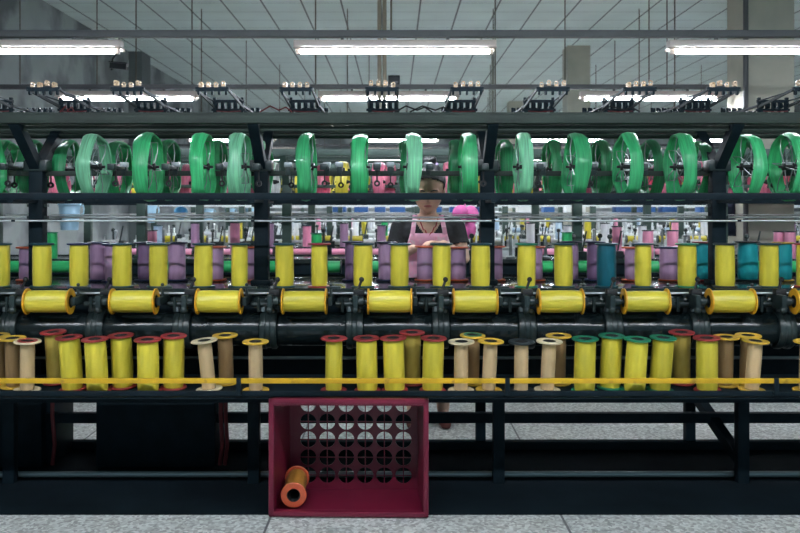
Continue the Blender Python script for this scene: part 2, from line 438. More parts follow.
# ---------------------------------------------------------------- reels
def hank_mesh(R, w, n=6, seed=0, seg=60):
    rr = random.Random(seed); ph = rr.random() * PI; b = MB(); acr = 8
    rows = []
    p1, p2 = rr.random() * 6, rr.random() * 6
    for j in range(seg):
        t = 2 * PI * j / seg
        a = ((t + ph) % (2 * PI / n)) - PI / n
        rp = R * math.cos(PI / n) / math.cos(a) if True else R
        r = .45 * rp + .55 * R
        ww = w * (1 + .10 * math.sin(2 * t + p1) + .06 * math.sin(5 * t + p2)); off = w * .06 * math.sin(3 * t + p2)
        prof = []
        for i in range(acr + 1):
            u = i / acr - .5
            prof.append((u * ww + off, r * (1 - .012 * math.sin(u * 14 + p1 + .6 * math.sin(t)) * .5) - .010 * abs(2 * u) ** 3))
        prof += [(ww * .45 + off, r - .016), (off, r - .008), (-ww * .45 + off, r - .016)]
        rows.append([(x, q * math.cos(t), q * math.sin(t)) for x, q in prof])
    k = len(rows[0]); vs = [p for r in rows for p in r]
    fs = [(j * k + i, j * k + (i + 1) % k, ((j + 1) % seg) * k + (i + 1) % k, ((j + 1) % seg) * k + i) for j in range(seg) for i in range(k)]
    b.add(vs, [f[::-1] for f in fs], 0, True)
    return b


HANKS = {}
def reel(label, loc, m, R=.15, w=.062, seed=0, group=None, detail=True, spokes=6):
    t = thing('yarn_reel', label, 'reel', loc, (random.uniform(0, 6.28) if detail else 0, 0, random.uniform(-.03, .03)), group)
    s = seed % 5; n = 6 if s % 2 else 8
    if (s, w, m) not in HANKS: HANKS[(s, w, m)] = hank_mesh(R, w, n, s, 56 if detail else 28).mesh('hank', M[m])
    link('hank', HANKS[(s, w, m)], t)
    if detail:
        hub = cmesh('hub', MB().lathe([(.006, -.044), (.006, -.03), (.016, -.028), (.016, -.018), (.009, -.016), (.009, .016), (.016, .018), (.016, .028), (.006, .03), (.006, .044)], 'X', n=14), M['rubber'])
        sp = cmesh('spoke', MB().tube([(-.02, 0, .012), (-.024, 0, .08), (-.016, 0, R - .018), (.016, 0, R - .018), (.024, 0, .08), (.02, 0, .012)], .0022, 6), M['steel'])
        link('hub', hub, t)
        for i in range(spokes): link('spoke', sp, t, None, (2 * PI * i / spokes, 0, 0))
    else:
        link('hub', cmesh('far_hub', MB().lathe([(.006, -.05), (.016, -.025), (.016, .025), (.006, .05)], 'X', n=8), M['rubber']), t)
    return t


# ---------------------------------------------------------------- machine frame
def tensioner_parts(mc, x, top, far=False):
    """thread guide set on the top beams: front and rear bars on stanchions, discs, ceramic eyelets"""
    if 'tens' not in CACHE:
        a = MB()
        a.box(-.068, .068, -.40, -.385, .072, .088); a.box(-.07, .07, -.06, -.045, .068, .080); a.box(-.075, .075, -.06, -.048, .030, .040)
        for s in (-.062, .062):
            a.box(s - .006, s + .006, -.062, -.046, -.02, .09); a.box(s * 1.0 - .006, s + .006, .39, .405, -.005, .075)
        a.box(-.075, .075, .39, .405, .062, .072); a.box(-.075, .075, .20, .21, -.003, .012); a.box(-.075, .075, .295, .305, .028, .038)
        a.box(-.068, -.063, -.40, -.045, .072, .077); a.box(.063, .068, -.40, -.045, .072, .077)
        a.box(-.068, -.056, -.06, .40, .050, .058); a.box(.056, .068, -.06, .40, .050, .058)
        for i in range(5):
            xx = -.056 + i * .028
            a.cyl((xx, -.053, .012), (xx, -.053, .074), .0065, 8); a.lathe([(.001, -.005), (.0135, -.005), (.0135, .005), (.001, .005)], 'X', (xx + .007, -.056, .054), 10)
            a.cyl((xx, .397, .030), (xx, .397, .098), .006, 8); a.lathe([(.001, -.006), (.018, -.006), (.018, .006), (.001, .006)], 'X', (xx + .008, .40, .080), 10)
            a.cyl((xx + .012, .30, .0), (xx + .012, .30, .07), .006, 8); a.lathe([(.001, -.006), (.016, -.006), (.016, .006), (.001, .006)], 'X', (xx, .30, .055), 10)
            a.lathe([(.001, -.004), (.010, -.004), (.010, .004), (.001, .004)], 'X', (xx, -.392, .066), 10)
            a.tube([(xx, .205, .0), (xx + .004, .19, .04), (xx + .016, .20, .052)], .003, 6)
        arm = MB().obox((0, -.40, .080), (0, -.05, .048), .006, .012, 0, (1, 0, 0))
        ey = MB(); ey.box(-.008, .008, -.009, .009, 0, .008, 0, .002); ey.lathe([(.0045, -.009), (.0085, -.009), (.0085, .009), (.0045, .009)], 'Y', (0, 0, .0135), 14, closed=True)
        rd = MB().tube([(-.05, -.072, .028), (.0, -.076, .024), (.06, -.072, .028)], .002, 6)
        CACHE['tens'] = (a.mesh('tensioner', M['frame']), arm.mesh('arm', mat('grey_arm_steel', (.045, .052, .055), .7, spec=.2)), ey.mesh('eyelet', M['eyelet']), rd.mesh('red_wire', M['red_part']))
    a, arm, ey, rd = CACHE['tens']
    t = link('tensioner', a, mc, (x, 0, top))
    if not far:
        for s in (-.064, .064): link('arm', arm, t, (s, 0, 0))
        link('red_wire', rd, t)
        for i in range(4): link('eyelet', ey, t, (-.045 + i * .030, -.393, .087 + random.choice((0, 0, .004, .007))), (0, 0, random.uniform(-.3, .3)))


STX = [PX(49 + 85.2 * i, 3.5) for i in range(-1, 11)]       # winding stations
def machine(label, Yc, X0, X1, posts, detail, postm, group=None):
    """double sided winding machine; y measured from its middle line"""
    mc = thing('winding_machine', label, 'machine', (0, Yc, 0), (0, 0, 0))
    fr, bm_ = M['frame'], (M['beam'] if detail else postm)
    L = X1 - X0
    pale = group == 'pale'
    if pale: fr = M['pale_steel']  # far frames given a paler colour in place of stronger light
    for x in posts:
        p = MB(); p.box(x - .032, x + .032, -.03, .03, .915, 1.47, 0, .006); p.box(x - .045, x + .045, -.045, .045, .915, .935, 0, .004)
        if not detail: p.box(x - .02, x + .02, -.02, .02, .5, .915)
        po = obj('post', p, fr if detail else postm, mc)
        for s in (-1, 1):
            a = MB().obox((x, s * .012, 1.44), (x, s * .240, 1.630), .045, .045, 0, (1, 0, 0))
            obj('arm', a, fr if detail else postm, po)
        if detail:
            for z in (1.216, 1.27, 1.308): obj('bolt', MB().box(x - .046, x + .046, -.012, .012, z - .006, z + .006), M['cast'], po)
            c = MB()
            c.box(x - .05, x + .05, -.04, .04, 1.425, 1.475, 0, .006)
            obj('clamp', c, M['cast'], po)
            for s in (-1, 1):
                obj('rail_bracket', MB().box(x - .012, x + .012, min(0, s * .285), max(0, s * .285), 1.282, 1.294), fr, po)
                obj('rod_bracket', MB().box(x - .008, x + .008, min(0, s * .255), max(0, s * .255), 1.200, 1.209), fr, po)
    for s in (-1, 1):
        b = MB().box(X0, X1, s * .240 - .025, s * .240 + .025, 1.617, 1.662, 0, .003)
        if detail: b.box(X0, X1, s * .240 - .030, s * .240 + .030, 1.656, 1.6625, 0)
        obj('top_beam', b, bm_, mc)
        obj('lower_beam', MB().box(X0, X1, min(s * .19, s * .205), max(s * .19, s * .205), 1.590, 1.612, 0, .003), bm_, mc)
        zq = 0 if s < 0 else .011; yq = -.269 if s < 0 else .30
        obj('reel_rail', MB().box(X0, X1, yq - .011, yq + .011, 1.293 + zq, 1.322 + zq, 0, .003), fr, mc)
        zr = 1.204 if s < 0 else 1.214
        obj('guide_rod', MB().cyl((X0, s * .25, zr), (X1, s * .25, zr), .0045, 10), M['chrome'], mc)
    obj('axle_bar', MB().box(X0, X1, .006, .030, 1.405, 1.428, 0, .003), bm_, mc)
    obj('cross_rod', MB().cyl((X0, 0, 1.645), (X1, 0, 1.645), .006, 8), M['chrome'] if detail else M['steel'], mc)
    tb = MB(); tb.box(X0, X1, -.285, .285, .890, .915, 0, .004); tb.box(X0, X1, -.290, -.280, .895, .921); tb.box(X0, X1, .280, .290, .895, .921)
    obj('table', tb, M['pale_steel'] if pale else M['table'], mc)
    sides = (-1, 1)
    for s in sides:
        obj('apron_panel', MB().box(X0, X1, s * .262 - .006, s * .262 + .006, .78, .892), fr, mc)
    obj('centre_panel', MB().box(X0, X1, .09, .102, .44, .892), fr, mc)
    for s in sides:
        # roller with stations
        yr = s * .30
        if detail and s < 0:
            edges = [X0] + [PX(12.5 + 85.6 * i, 3.58) for i in range(-2, 12)] + [X1]
            edges = [e for e in edges if X0 <= e <= X1]
            for a, b in zip(edges[:-1], edges[1:]):
                obj('roller', MB().lathe([(.055, a + .012), (.07, a + .030), (.07, b - .030), (.055, b - .012)], 'X', (0, yr, .752), 36), M['gloss'], mc)
            for e in edges[1:-1]:
                c = MB(); c.lathe([(.05, -.034), (.079, -.034), (.083, -.028), (.083, -.012), (.079, -.008), (.079, .008), (.083, .012), (.083, .028), (.079, .034), (.05, .034)], 'X', (e, yr, .752), 32, closed=True)
                c.box(e - .03, e + .03, yr, yr + .10, .70, .80, 0, .006)
                co = obj('collar', c, M['cast'], mc)
                obj('collar_nut', MB().lathe([(.001, -.004), (.013, -.004), (.013, .012), (.009, .016), (.001, .016)], 'Z', (e - .022, yr - .035, .834), 6, smooth=False).ball((e + .018, yr - .045, .832), .009), M['steel'], co)
        else:
            obj('roller', MB().cyl((X0, yr, .752), (X1, yr, .752), .07, 20), M['steel'] if pale else M['gloss'], mc)
        # bobbin tray
        ty = MB(); y_in, y_out = s * .28, s * .63
        z_in, z_out = .558, .536
        ty.add([(X0, y_in, z_in), (X1, y_in, z_in), (X1, y_out, z_out), (X0, y_out, z_out), (X0, y_in, z_in - .004), (X1, y_in, z_in - .004), (X1, y_out, z_out - .004), (X0, y_out, z_out - .004)],
               [(0, 1, 2, 3), (7, 6, 5, 4), (0, 4, 5, 1), (2, 6, 7, 3), (1, 5, 6, 2), (0, 3, 7, 4)])
        if s < 0:
            ya, yb = sorted((s * .62, s * .632)); ty.box(X0, X1, ya, yb, .541, .562, 0, .003)
            tr = obj('bobbin_tray', ty, fr, mc)
            if detail:
                for a, b in ((-2.75, PX(238, 3.265) + .0), (PX(240, 3.265), PX(506.5, 3.265)), (PX(508, 3.265), PX(775, 3.265)), (PX(776.5, 3.265), X1)):
                    rl = obj('yellow_rail', MB().box(a + .003, b - .003, min(s * .632, s * .642), max(s * .632, s * .642), .592, .612, 0, .003), M['rail_yellow'], tr)
                for e in (PX(239, 3.265), PX(507.2, 3.265), PX(775.7, 3.265), -1.6):
                    obj('rail_clip', MB().box(e - .009, e + .009, min(s * .628, s * .645), max(s * .628, s * .645), .545, .614, 0, .002), fr, tr)
            elif s < 0:
                obj('yellow_rail', MB().box(X0, X1, -.642, -.632, .592, .612), M['rail_yellow'], tr)
        ln = MB().cyl((X0, s * .24, .622), (X1, s * .24, .622), .007, 8)
        obj('lower_rod', ln, M['steel'], mc)
    # underframe
    leg_f = [PX(p, 3.6) for p in (10, 254, 498.5, 742)] if detail else posts
    leg_r = [PX(p, 4.1) for p in (40, 255, 480.5, 689.5)] if detail else posts
    for x in leg_f: obj('leg', MB().box(x - .024, x + .024, -.320, -.275, .107, .535, 0, .003), fr, mc)
    for x in leg_r: obj('leg', MB().box(x - .023, x + .023, .18, .225, .107, .55, 0, .003), fr, mc)
    obj('stretcher', MB().box(X0, X1, -.06, -.02, .297, .341, 0, .003), fr, mc)
    obj('base_rail', MB().box(X0, X1, .175, .228, .112, .150, 0, .003), fr, mc)
    obj('front_beam', MB().box(X0, X1, -.325, -.275, .448, .53, 0, .003), fr, mc)
    if detail:
        for a, b in zip(leg_f[3:], leg_r[3:]):
            obj('brace', MB().obox((b, .16, .40), (a, -.28, .20), .045, .04, 0, (0, 0, 1)), fr, mc)
        obj('floor_sheet', MB().box(X0, X1, -.677, .25, .1075, .1105), mat('near_black_sheet', (.005, .010, .014), .9, spec=.08, var=.3, scale=4), mc)  # thin near-black sheet lying on the floor under the machine
        obj('light_stripe', MB().cyl((X0, -.235, .1235), (X1, -.235, .1245), .013, 10), mat('pale_light_stripe', (.42, .46, .48), .35, .3), mc)  # added pale bar; its colour stands for a stripe of reflected light
        for a, b in ((107, 222), (-60, 55)):
            cb = obj('motor_cabinet', MB().box(PX(a, 3.95), PX(b, 3.95), -.10, .20, .112, .60, 0, .01), fr, mc)
        cb = obj('gear_case', MB().box(PX(56, 4.0), PX(66, 4.0), -.05, .2, .112, .60, 0, .01), fr, mc)
        for p in (56, 222.5, 227.5):
            x = PX(p, 3.8); obj('oil_pipe', MB().tube([(x, -.14, .55), (x, -.14, .35), (x + .004, -.125, .22), (x - .008, -.12, .13)], .009, 8), M['red_pipe'], mc)
        # station heads between the bobbins: chuck blocks, ball levers, handles
        for i, x in enumerate(STX):
            hd = MB(); yb = -.40
            hd.lathe([(.001, -.006), (.020, -.006), (.020, .022), (.012, .026), (.012, .034), (.001, .034)], 'X', (x - .128, yb, .878), 16)
            hd.box(x - .150, x - .128, -.43, -.26, .845, .905, 0, .006); hd.box(x - .160, x - .118, -.30, -.26, .80, .90, 0, .006)
            hd.ball((x - .14, -.42, .845), .016, 10)
            h = obj('station_head', hd, M['cast'], mc)
            obj('ball_lever', MB().tube([(x - .135, -.36, .90), (x - .128, -.355, .93), (x - .118, -.35, .958)], .0055, 8).ball((x - .117, -.35, .963), .011, 10).box(x - .15, x - .105, -.375, -.335, .895, .925, 0, .006), M['rubber'], h)
            hr = MB(); hr.box(x + .094, x + .112, -.42, -.26, .862, .896, 0, .005); hr.lathe([(.001, 0), (.016, 0), (.016, .012), (.001, .012)], 'X', (x + .0945, yb, .878), 14)
            hr.cyl((x + .104, -.36, .89), (x + .104, -.36, .935), .006, 8); hr.box(x + .085, x + .145, -.366, -.354, .926, .936, 0, .003); hr.ball((x + .104, -.36, .942), .008, 8)
            obj('tail_stock', hr, M['cast'], h)
            mm = MB(); mm.box(x + .125, x + .195, -.31, -.262, .84, .885, 0, .006); mm.cyl((x + .12, -.33, .86), (x + .205, -.33, .86), .012, 10); mm.cyl((x + .15, -.345, .83), (x + .15, -.345, .89), .007, 8)
            mm.box(x + .13, x + .2, -.30, -.27, .80, .815); mm.ball((x + .185, -.335, .878), .011, 8)
            obj('traverse_gear', mm, M['cast'], mc)
        obj('spindle_shaft', MB().cyl((X0, -.335, .905), (X1, -.335, .905), .005, 8), M['steel'], mc)
    return mc


EX0, EX1 = -2.75, 2.6
POSTS1 = [PX(p, 3.9) for p in (-187, 38, 262, 487, 717)] + [2.50]
front = machine('long black double-sided winding machine nearest the camera, with yellow bobbin rail', 3.9, EX0, EX1, POSTS1, True, M['frame'])
for px in (-42, 43, 127, 212, 296, 382, 467, 553, 640, 724, 810): tensioner_parts(front, PX(px, 3.5), 1.6625)
# loose wires along the beam
for i, (a, b) in enumerate(((260, 292), (395, 432), (410, 452), (60, 74), (600, 640))):
    xa, xb = PX(a, 3.7), PX(b, 3.7)
    obj('wire', MB().tube([(xa, -.2, 1.672), (xa + (xb - xa) * .3, -.18, 1.70), (xa + (xb - xa) * .6, -.21, 1.678), (xa + (xb - xa) * .8, -.19, 1.694), (xb, -.2, 1.672)], .0035, 6), M['red_part'] if i in (0, 3) else M['rubber'], front)

# reels of the near machine
front_px = [-14, 95, 149, 203, 240, 307, 360, 413, 468, 523, 576, 627, 680, 747, 789, 838]
gm = ['h_green', 'h_pale', 'h_green', 'h_green', 'h_green', 'h_green', 'h_green', 'h_pale', 'h_green', 'h_pale', 'h_green', 'h_green', 'h_green', 'h_green', 'h_green', 'h_green']
gm[4] = 'h_pale'
vis = 0
bracket_mesh = None
def reel_bracket(x, s, mc, weight=True):
    if 'rbk' not in CACHE:
        a = MB(); a.box(-.012, .012, -.014, .014, -.045, .008, 0, .003); a.box(-.008, .008, -.174, 0, -.018, -.004, 0, .002); a.box(-.016, .016, -.188, -.158, -.028, 0, 0, .004)
        b = MB(); b.box(-.003, .003, -.125, -.12, -.075, -.006); r = MB().lathe([(.006, -.006), (.014, -.006), (.014, .006), (.006, .006)], 'Y', (0, -.122, -.085), 14, closed=True)
        b.add(r.v, r.f, 0, True)
        c = MB().box(-.018, .018, -.0145, .0145, -.008, .016, 0, .004)
        CACHE['rbk'] = (a.mesh('reel_bracket', M['cast']), b.mesh('brake_weight', M['rubber']), c.mesh('bracket_clamp', M['steel']))
    a, b, c = CACHE['rbk']
    o = link('reel_bracket', a, mc, (x, .018, 1.452), (0, 0, 0 if s < 0 else PI)); 
    if weight: link('brake_weight', b, o)
    link('bracket_clamp', c, o)
for i, px in enumerate(front_px):
    x = PX(px, 3.745)
    lab = '%s yarn hank on the near reel row, %s from the wall end' % ({'h_green': 'green', 'h_pale': 'pale green', 'h_deep': 'deep green'}[gm[i]], nth(max(i - 0, 0)))
    w = [.062, .056, .064, .060][i % 4] if px != 747 else .054
    reel(lab, (x, 3.745, 1.438), gm[i], .152, w, i, 'green hanks on the near machine')
    reel_bracket(x + .073, -1, front, px != 413)
rear_px = [-29, 8, 34, 70, 119, 169, 218, 263, 308, 357, 406, 455, 504, 552, 601, 650, 699, 747, 785]
for i, px in enumerate(rear_px):
    x = PX(px, 4.085)
    m = 'h_deep' if i % 3 != 1 else 'h_green'
    reel('%s yarn hank, far reel row of the near machine, %s from wall end' % ({'h_deep': 'deep green', 'h_green': 'green'}[m], nth(i)), (x, 4.085, 1.440), m, .146, .055, i + 2, 'deep green hanks on the far side of the near machine')
    reel_bracket(x + (.073 if px == 455 else -.073), 1, front, px != 455)

# upright spools on the table, near row
NB = 'upright yellow spools on the table'
up = [(0, 'yellow', 'f_teal'), (42, 'yellow', 'f_teal'), (79, 'yellow', 'f_navy'), (122, 'yellow', 'f_teal'), (158.5, 'yellow', 'f_teal'), (203.5, 'yellow', 'f_teal'), (239.5, 'yellow', 'f_teal'), (284.5, 'yellow', 'f_teal'),
      (319.5, 'yellow', 'f_red'), (363, 'yellow', 'f_teal'), (399.5, 'yellow', 'f_teal'), (441.5, 'yellow', 'f_teal'), (480.5, 'yellow', 'f_teal'), (526.5, 'yellow', 'f_green'), (563.5, 'yellow', 'f_teal'),
      (606.5, 'dark_teal', 'f_teal'), (643, 'yellow', 'f_teal'), (687, 'yellow', 'f_green'), (725, 'yellow', 'f_black'), (769, 'yellow', 'f_teal'), (806, 'yellow', 'f_red')]
FW = {'f_teal': 'dark teal', 'f_navy': 'navy', 'f_red': 'red', 'f_green': 'green', 'f_black': 'black', 'f_yellow': 'yellow', 'f_cream': 'cream', 'f_orange': 'orange', 'f_amber': 'amber'}
YW = {'yellow': 'yellow', 'dark_teal': 'dark teal', 'purple': 'mauve', 'dark_purple': 'dark plum', 'teal': 'teal', 'olive': 'olive yellow', 'beige': 'bare beige', 'brown': 'brown', 'pink_thread': 'pink', 'green_thread': 'green', 'white_thread': 'white', 'blue_thread': 'pale blue'}
for i, (px, y, f) in enumerate(up):
    ry = .0395 if i % 3 else .041
    if px in (239.5, 319.5, 643, 527): ry = .035
    spool('thread_spool', '%s thread spool with %s flanges, upright, near table row, %s from wall end' % (YW[y], FW[f], nth(i)), 'spool',
          (PX(px, 3.72), 3.72, .9162), (0, 0, random.uniform(0, 6)), .050, ry, .190, y, f, 'upright spools in the near table row', ruffle=.025)
rear = [(-12, 'purple', 'f_navy', .165, .040), (27, 'purple', 'f_orange', .160, .036), (98.5, 'purple', 'f_navy', .183, .040), (145, 'dark_purple', 'f_navy', .182, .033), (177, 'purple', 'f_navy', .182, .040), (216, 'purple', 'f_orange', .164, .036),
        (250.5, 'purple', 'f_orange', .162, .034), (352.5, 'dark_purple', 'f_navy', .186, .036), (386, 'purple', 'f_navy', .184, .036), (425, 'purple', 'f_orange', .164, .038), (458, 'purple', 'f_orange', .160, .038), (495, 'purple', 'f_orange', .164, .036),
        (535, 'purple', 'f_orange', .163, .036), (571, 'purple', 'f_navy', .186, .034), (595, 'dark_purple', 'f_navy', .186, .038), (632, 'purple', 'f_orange', .160, .034), (669, 'purple', 'f_navy', .160, .044), (703, 'teal', 'f_red', .184, .038),
        (748, 'teal', 'f_black', .186, .046), (783, 'teal', 'f_yellow', .182, .040)]
for i, (px, y, f, h, ry) in enumerate(rear):
    spool('thread_spool', '%s thread spool with %s flanges, behind the yellow ones, %s from wall end' % (YW[y], FW[f], nth(i)), 'spool',
          (PX(px, 4.07), 4.07, .9162), (0, 0, random.uniform(0, 6)), .056 if f == 'f_black' else .050, ry, h, y, f, 'upright spools in the far table row', ruffle=.02,
          fm2='f_orange' if px == 669 else None)
spool('thread_spool', 'slim mauve thread spool half hidden between the mauve spools by the first post', 'spool', (PX(111.5, 3.99), 3.995, .9162), (0, 0, 1), .046, .032, .178, 'purple', 'f_navy')

# horizontal bobbins on the stations
for i, x in enumerate(STX):
    spool('winding_bobbin', 'plump yellow thread bobbin lying level in the machine front, %s from the wall end' % nth(i), 'bobbin',
          (x - .091, 3.5, .878), (random.uniform(0, 6), PI / 2, 0) if False else (0, PI / 2, 0), .0535, .0455 if i % 4 else .043, .182, 'yellow', 'f_amber', 'level yellow bobbins along the machine front', rb=.026, ruffle=.006)

# bobbins standing in the tray
TR = [(-2, 338, 'brown', 'f_yellow', 0, 1), (14, 338, 'brown', 'f_yellow', 0, 1), (28, 344, 'beige', 'f_cream', 2, 0), (55.5, 331, 'olive', 'f_red', -2, 1), (71.5, 335, 'yellow', 'f_red', -3, 0), (97, 335, 'yellow', 'f_red', -2, 0), (122.5, 336, 'yellow', 'f_red', -1.5, 0),
      (148.5, 334, 'yellow', 'f_red', 0, 0), (174, 333, 'yellow', 'f_red', 1, 0), (207, 341, 'beige', 'f_cream', -5, 0), (226, 338, 'brown', 'f_yellow', -1, 1), (256, 339, 'beige', 'f_yellow', 0, 0), (334, 331, 'yellow', 'f_red', 0.5, 0),
      (367, 331, 'yellow', 'f_red', -1, 0), (394, 332, 'yellow', 'f_red', -2, 0), (412, 327, 'olive', 'f_red', 0, 1), (433, 332, 'yellow', 'f_red', 1, 0), (461, 341, 'beige', 'f_cream', 0, 0), (472, 336, 'brown', 'f_yellow', 1, 1), (489.5, 342, 'beige', 'f_yellow', 2, 0),
      (521, 341, 'beige', 'f_black', 0, 0), (548, 343, 'beige', 'f_cream', 2, 0), (558, 339, 'brown', 'f_yellow', 0, 1), (584.5, 334, 'yellow', 'f_green', 0, 0), (610.5, 336, 'yellow', 'f_green', 1, 0), (635.5, 335, 'yellow', 'f_green', 2, 0), (661, 335, 'yellow', 'f_green', 2.5, 0),
      (681, 332, 'olive', 'f_red', -1, 1), (706.5, 336, 'yellow', 'f_red', -2, 0), (725, 342, 'brown', 'f_yellow', 0, 1), (747, 338, 'brown', 'f_yellow', 0, 1), (753, 345, 'beige', 'f_yellow', 3, 0), (806, 338, 'beige', 'f_yellow', 0, 0)]
SLOPE = .0629
TY = [3.36 if t[5] == 0 else 3.472 for t in TR]
for it in range(300):                    # shuffle along the tray depth until no two flanges touch
    for i in range(len(TR)):
        for j in range(i + 1, len(TR)):
            dx = abs(PX(TR[i][0], TY[i]) - PX(TR[j][0], TY[j]))
            if dx < .1045:
                need = math.sqrt(.1045 ** 2 - dx ** 2); d = TY[j] - TY[i]
                if abs(d) < need:
                    sg = 1 if d > 0 or (d == 0 and (i % 2)) else -1
                    push = (need - abs(d)) * .3
                    TY[i] = min(3.476, max(3.338, TY[i] - sg * push)); TY[j] = min(3.476, max(3.338, TY[j] + sg * push))
for i, (px, py, y, f, tilt, back) in enumerate(TR):
    Y = TY[i]; bare = y in ('beige', 'brown')
    ry = .0275 if y == 'beige' else .030 if y == 'brown' else (.041 if back == 0 else .035)
    if px == 334: ry = .033
    h = .198 if bare else .211
    ring = 'f_redring' if px == 28 else ('f_green' if px == 472 else None)
    tl = math.radians(tilt)
    spool('tray_bobbin', '%s %s with %s flanges in the front tray, %s from wall end' % (YW[y], 'card tube bobbin' if bare else 'thread bobbin', FW[f], nth(i)), 'bobbin',
          (PX(px, Y) - math.sin(tl) * .1, Y, .536 + (Y - 3.27) * SLOPE + .0010 + .054 * abs(math.sin(tl))), (math.atan(SLOPE), tl, 0), .0515, ry, h, y, f,
          'bobbins standing in the front tray', rb=.025, ruffle=.035 if y in ('yellow', 'olive') else .0, ring=ring, yname='tube_wall' if bare else 'yarn')

# ---------------------------------------------------------------- machine rows behind
ROWS = [(6.05, -2.85, 3.6, 'h_pink', 'second'), (7.85, -2.85, 4.6, 'h_yellow', 'third'), (10.0, -2.85, 5.6, 'h_pink', 'fourth'), (11.95, -2.85, 6.6, 'h_yellow', 'fifth'),
        (14.4, -2.85, 7.4, 'h_white', 'sixth'), (16.6, -2.85, 8.2, 'h_pink', 'seventh'), (18.8, -2.85, 9.0, 'h_white', 'eighth')]
for r, (Yc, x0, x1, hm, word) in enumerate(ROWS):
    posts = [-2.80 + 1.02 * k for k in range(12) if -2.80 + 1.02 * k < x1 - .03]
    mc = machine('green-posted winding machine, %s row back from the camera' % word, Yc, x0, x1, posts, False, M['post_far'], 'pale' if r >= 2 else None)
    rg = random.Random(r * 31 + 5)
    far = r >= 4
    # pale guide plates, spindles and thread pots that crowd the table of each machine
    for s in (-1, 1):
        if far and s > 0: continue
        n = 0
        k = 0
        x = x0 + .3
        while x < x1 - .2:
            if 'cl' not in CACHE:
                CACHE['cl'] = [MB().box(-.05, .05, -.012, .012, 0, .07, 0, .003).cyl((-.03, 0, .07), (-.03, 0, .16), .007, 8).cyl((.03, 0, .07), (.03, 0, .13), .010, 8).mesh('thread_guide', M['pale_steel']),
                               MB().lathe([(.03, 0), (.034, .01), (.012, .02), (.010, .15), (.022, .16), (.001, .17)], 'Z', n=12).mesh('thread_guide', M['steel']),
                               MB().box(-.07, .07, -.02, .02, .04, .065, 0, .003).cyl((-.05, 0, 0), (-.05, 0, .11), .008, 8).cyl((.05, 0, 0), (.05, 0, .14), .008, 8).ball((.05, 0, .14), .016, 8).mesh('thread_guide', M['pale_steel']),
                               MB().box(-.06, .06, -.02, .02, 0, .05, 0, .004).cyl((-.04, 0, .04), (-.04, 0, .15), .008, 8).cyl((.02, 0, .04), (.05, 0, .19), .006, 8).ball((-.04, 0, .15), .02, 8).mesh('thread_guide', M['cast'])]
                CACHE['cl'].append(CACHE['cl'][-1])
            if r >= 1 or x > .0:
                link('thread_guide', rg.choice(CACHE['cl']), mc, (x + rg.uniform(-.03, .03), s * (.10 + rg.uniform(-.03, .03)), .915), (0, 0, rg.uniform(-.3, .3)))
            x += .24 if r < 3 else .34
    # reels
    nr = 0
    for s in ((-1, 1) if r < 2 else (-1,)):
        x = x0 + .55 + (.08 if s > 0 else 0); i = 0
        while x < x1 - .15:
            if all(abs(x - p) > .08 for p in posts):
                m = hm if rg.random() < .8 else rg.choice(['h_pink', 'h_yellow', 'h_white'])
                reel('%s yarn hank on the %s machine row, %s side, %s from the wall' % ({'h_pink': 'pink', 'h_yellow': 'yellow', 'h_white': 'white'}[m], word, 'near' if s < 0 else 'far', nth(i)),
                     (x, Yc + s * .175, 1.442), m, .143, .075, i, 'hanks on the %s machine row' % word, False); i += 1
            x += .243 if r < 2 else .36
    # level bobbins
    bm = {0: 'green_thread', 1: 'pink_thread', 2: 'yellow', 3: 'white_thread', 4: 'blue_thread', 5: 'white_thread', 6: 'white_thread'}[r]
    x = x0 + .3; i = 0
    while x < x1 - .3:
        far_spool('level_bobbin', '%s level bobbin fronting the %s machine row, %s from wall end' % (YW[bm], word, nth(i)), 'bobbin', (x - .09, Yc - .40, .878 if r < 2 else .925), (0, PI / 2, 0), .045, .038, .20, bm, 'f_black', 'level bobbins of the %s machine row' % word)
        x += .348 if r < 3 else .5; i += 1
    for kk, x in enumerate(posts):
        pass

# scattered upright spools on the rows behind
UP2 = [(52, 232, 'green_thread', 5.815, 'beside the first dark post'), (316.5, 233, 'green_thread', 5.815, 'behind the yellow spool with teal flanges'), (567, 232, 'green_thread', 5.815, 'behind the machine post and the worker'),
       (648, 230, 'pink_thread', 5.815, 'by itself above a yellow spool'), (672.5, 230, 'pink_thread', 5.815, 'above the wide mauve spool'), (617, 226, 'pink_thread', 6.285, 'set back above an orange flanged spool'),
       (790, 231, 'pink_thread', 5.815, 'before the tan pillar, outer of two'), (779, 231, 'pink_thread', 5.90, 'before the tan pillar, inner of two'), (235, 222, 'pink_thread', 6.285, 'close to the bucket row'), (152, 230, 'pink_thread', 6.285, 'under a pale blue bucket')]
for px, py, y, Y, w in UP2:
    z0 = .9162; h = min(max(PZ(py, Y) - z0, .12), .26)
    spool('thread_spool', '%s thread spool on the second machine row, %s' % (YW[y], w), 'spool', (PX(px, Y), Y, z0), (0, 0, 0), .042, .036, h, y, 'f_green' if y == 'green_thread' else 'f_black', None, ruffle=.02)
rg = random.Random(3)
for r, (Yc, x0, x1, hm, word) in list(enumerate(ROWS))[1:6]:
    i = 0; x = -2.1
    while x < min(x1 - .3, PX(815, Yc)):
        if rg.random() < .75:
            y = rg.choice(['white_thread', 'white_thread', 'blue_thread', 'pink_thread', 'white_thread', 'yellow', 'green_thread', 'purple'])
            far_spool('thread_spool', '%s upright thread spool on the %s machine row, %s from the wall end' % (YW[y], word, nth(i)), 'spool', (x, Yc - .232, .9162), (0, 0, 0), .043, .038, .20 + .02 * (i % 2), y, 'f_black' if i % 2 else 'f_teal', 'upright spools of the %s machine row' % word); i += 1
        x += .33 if r < 3 else .42

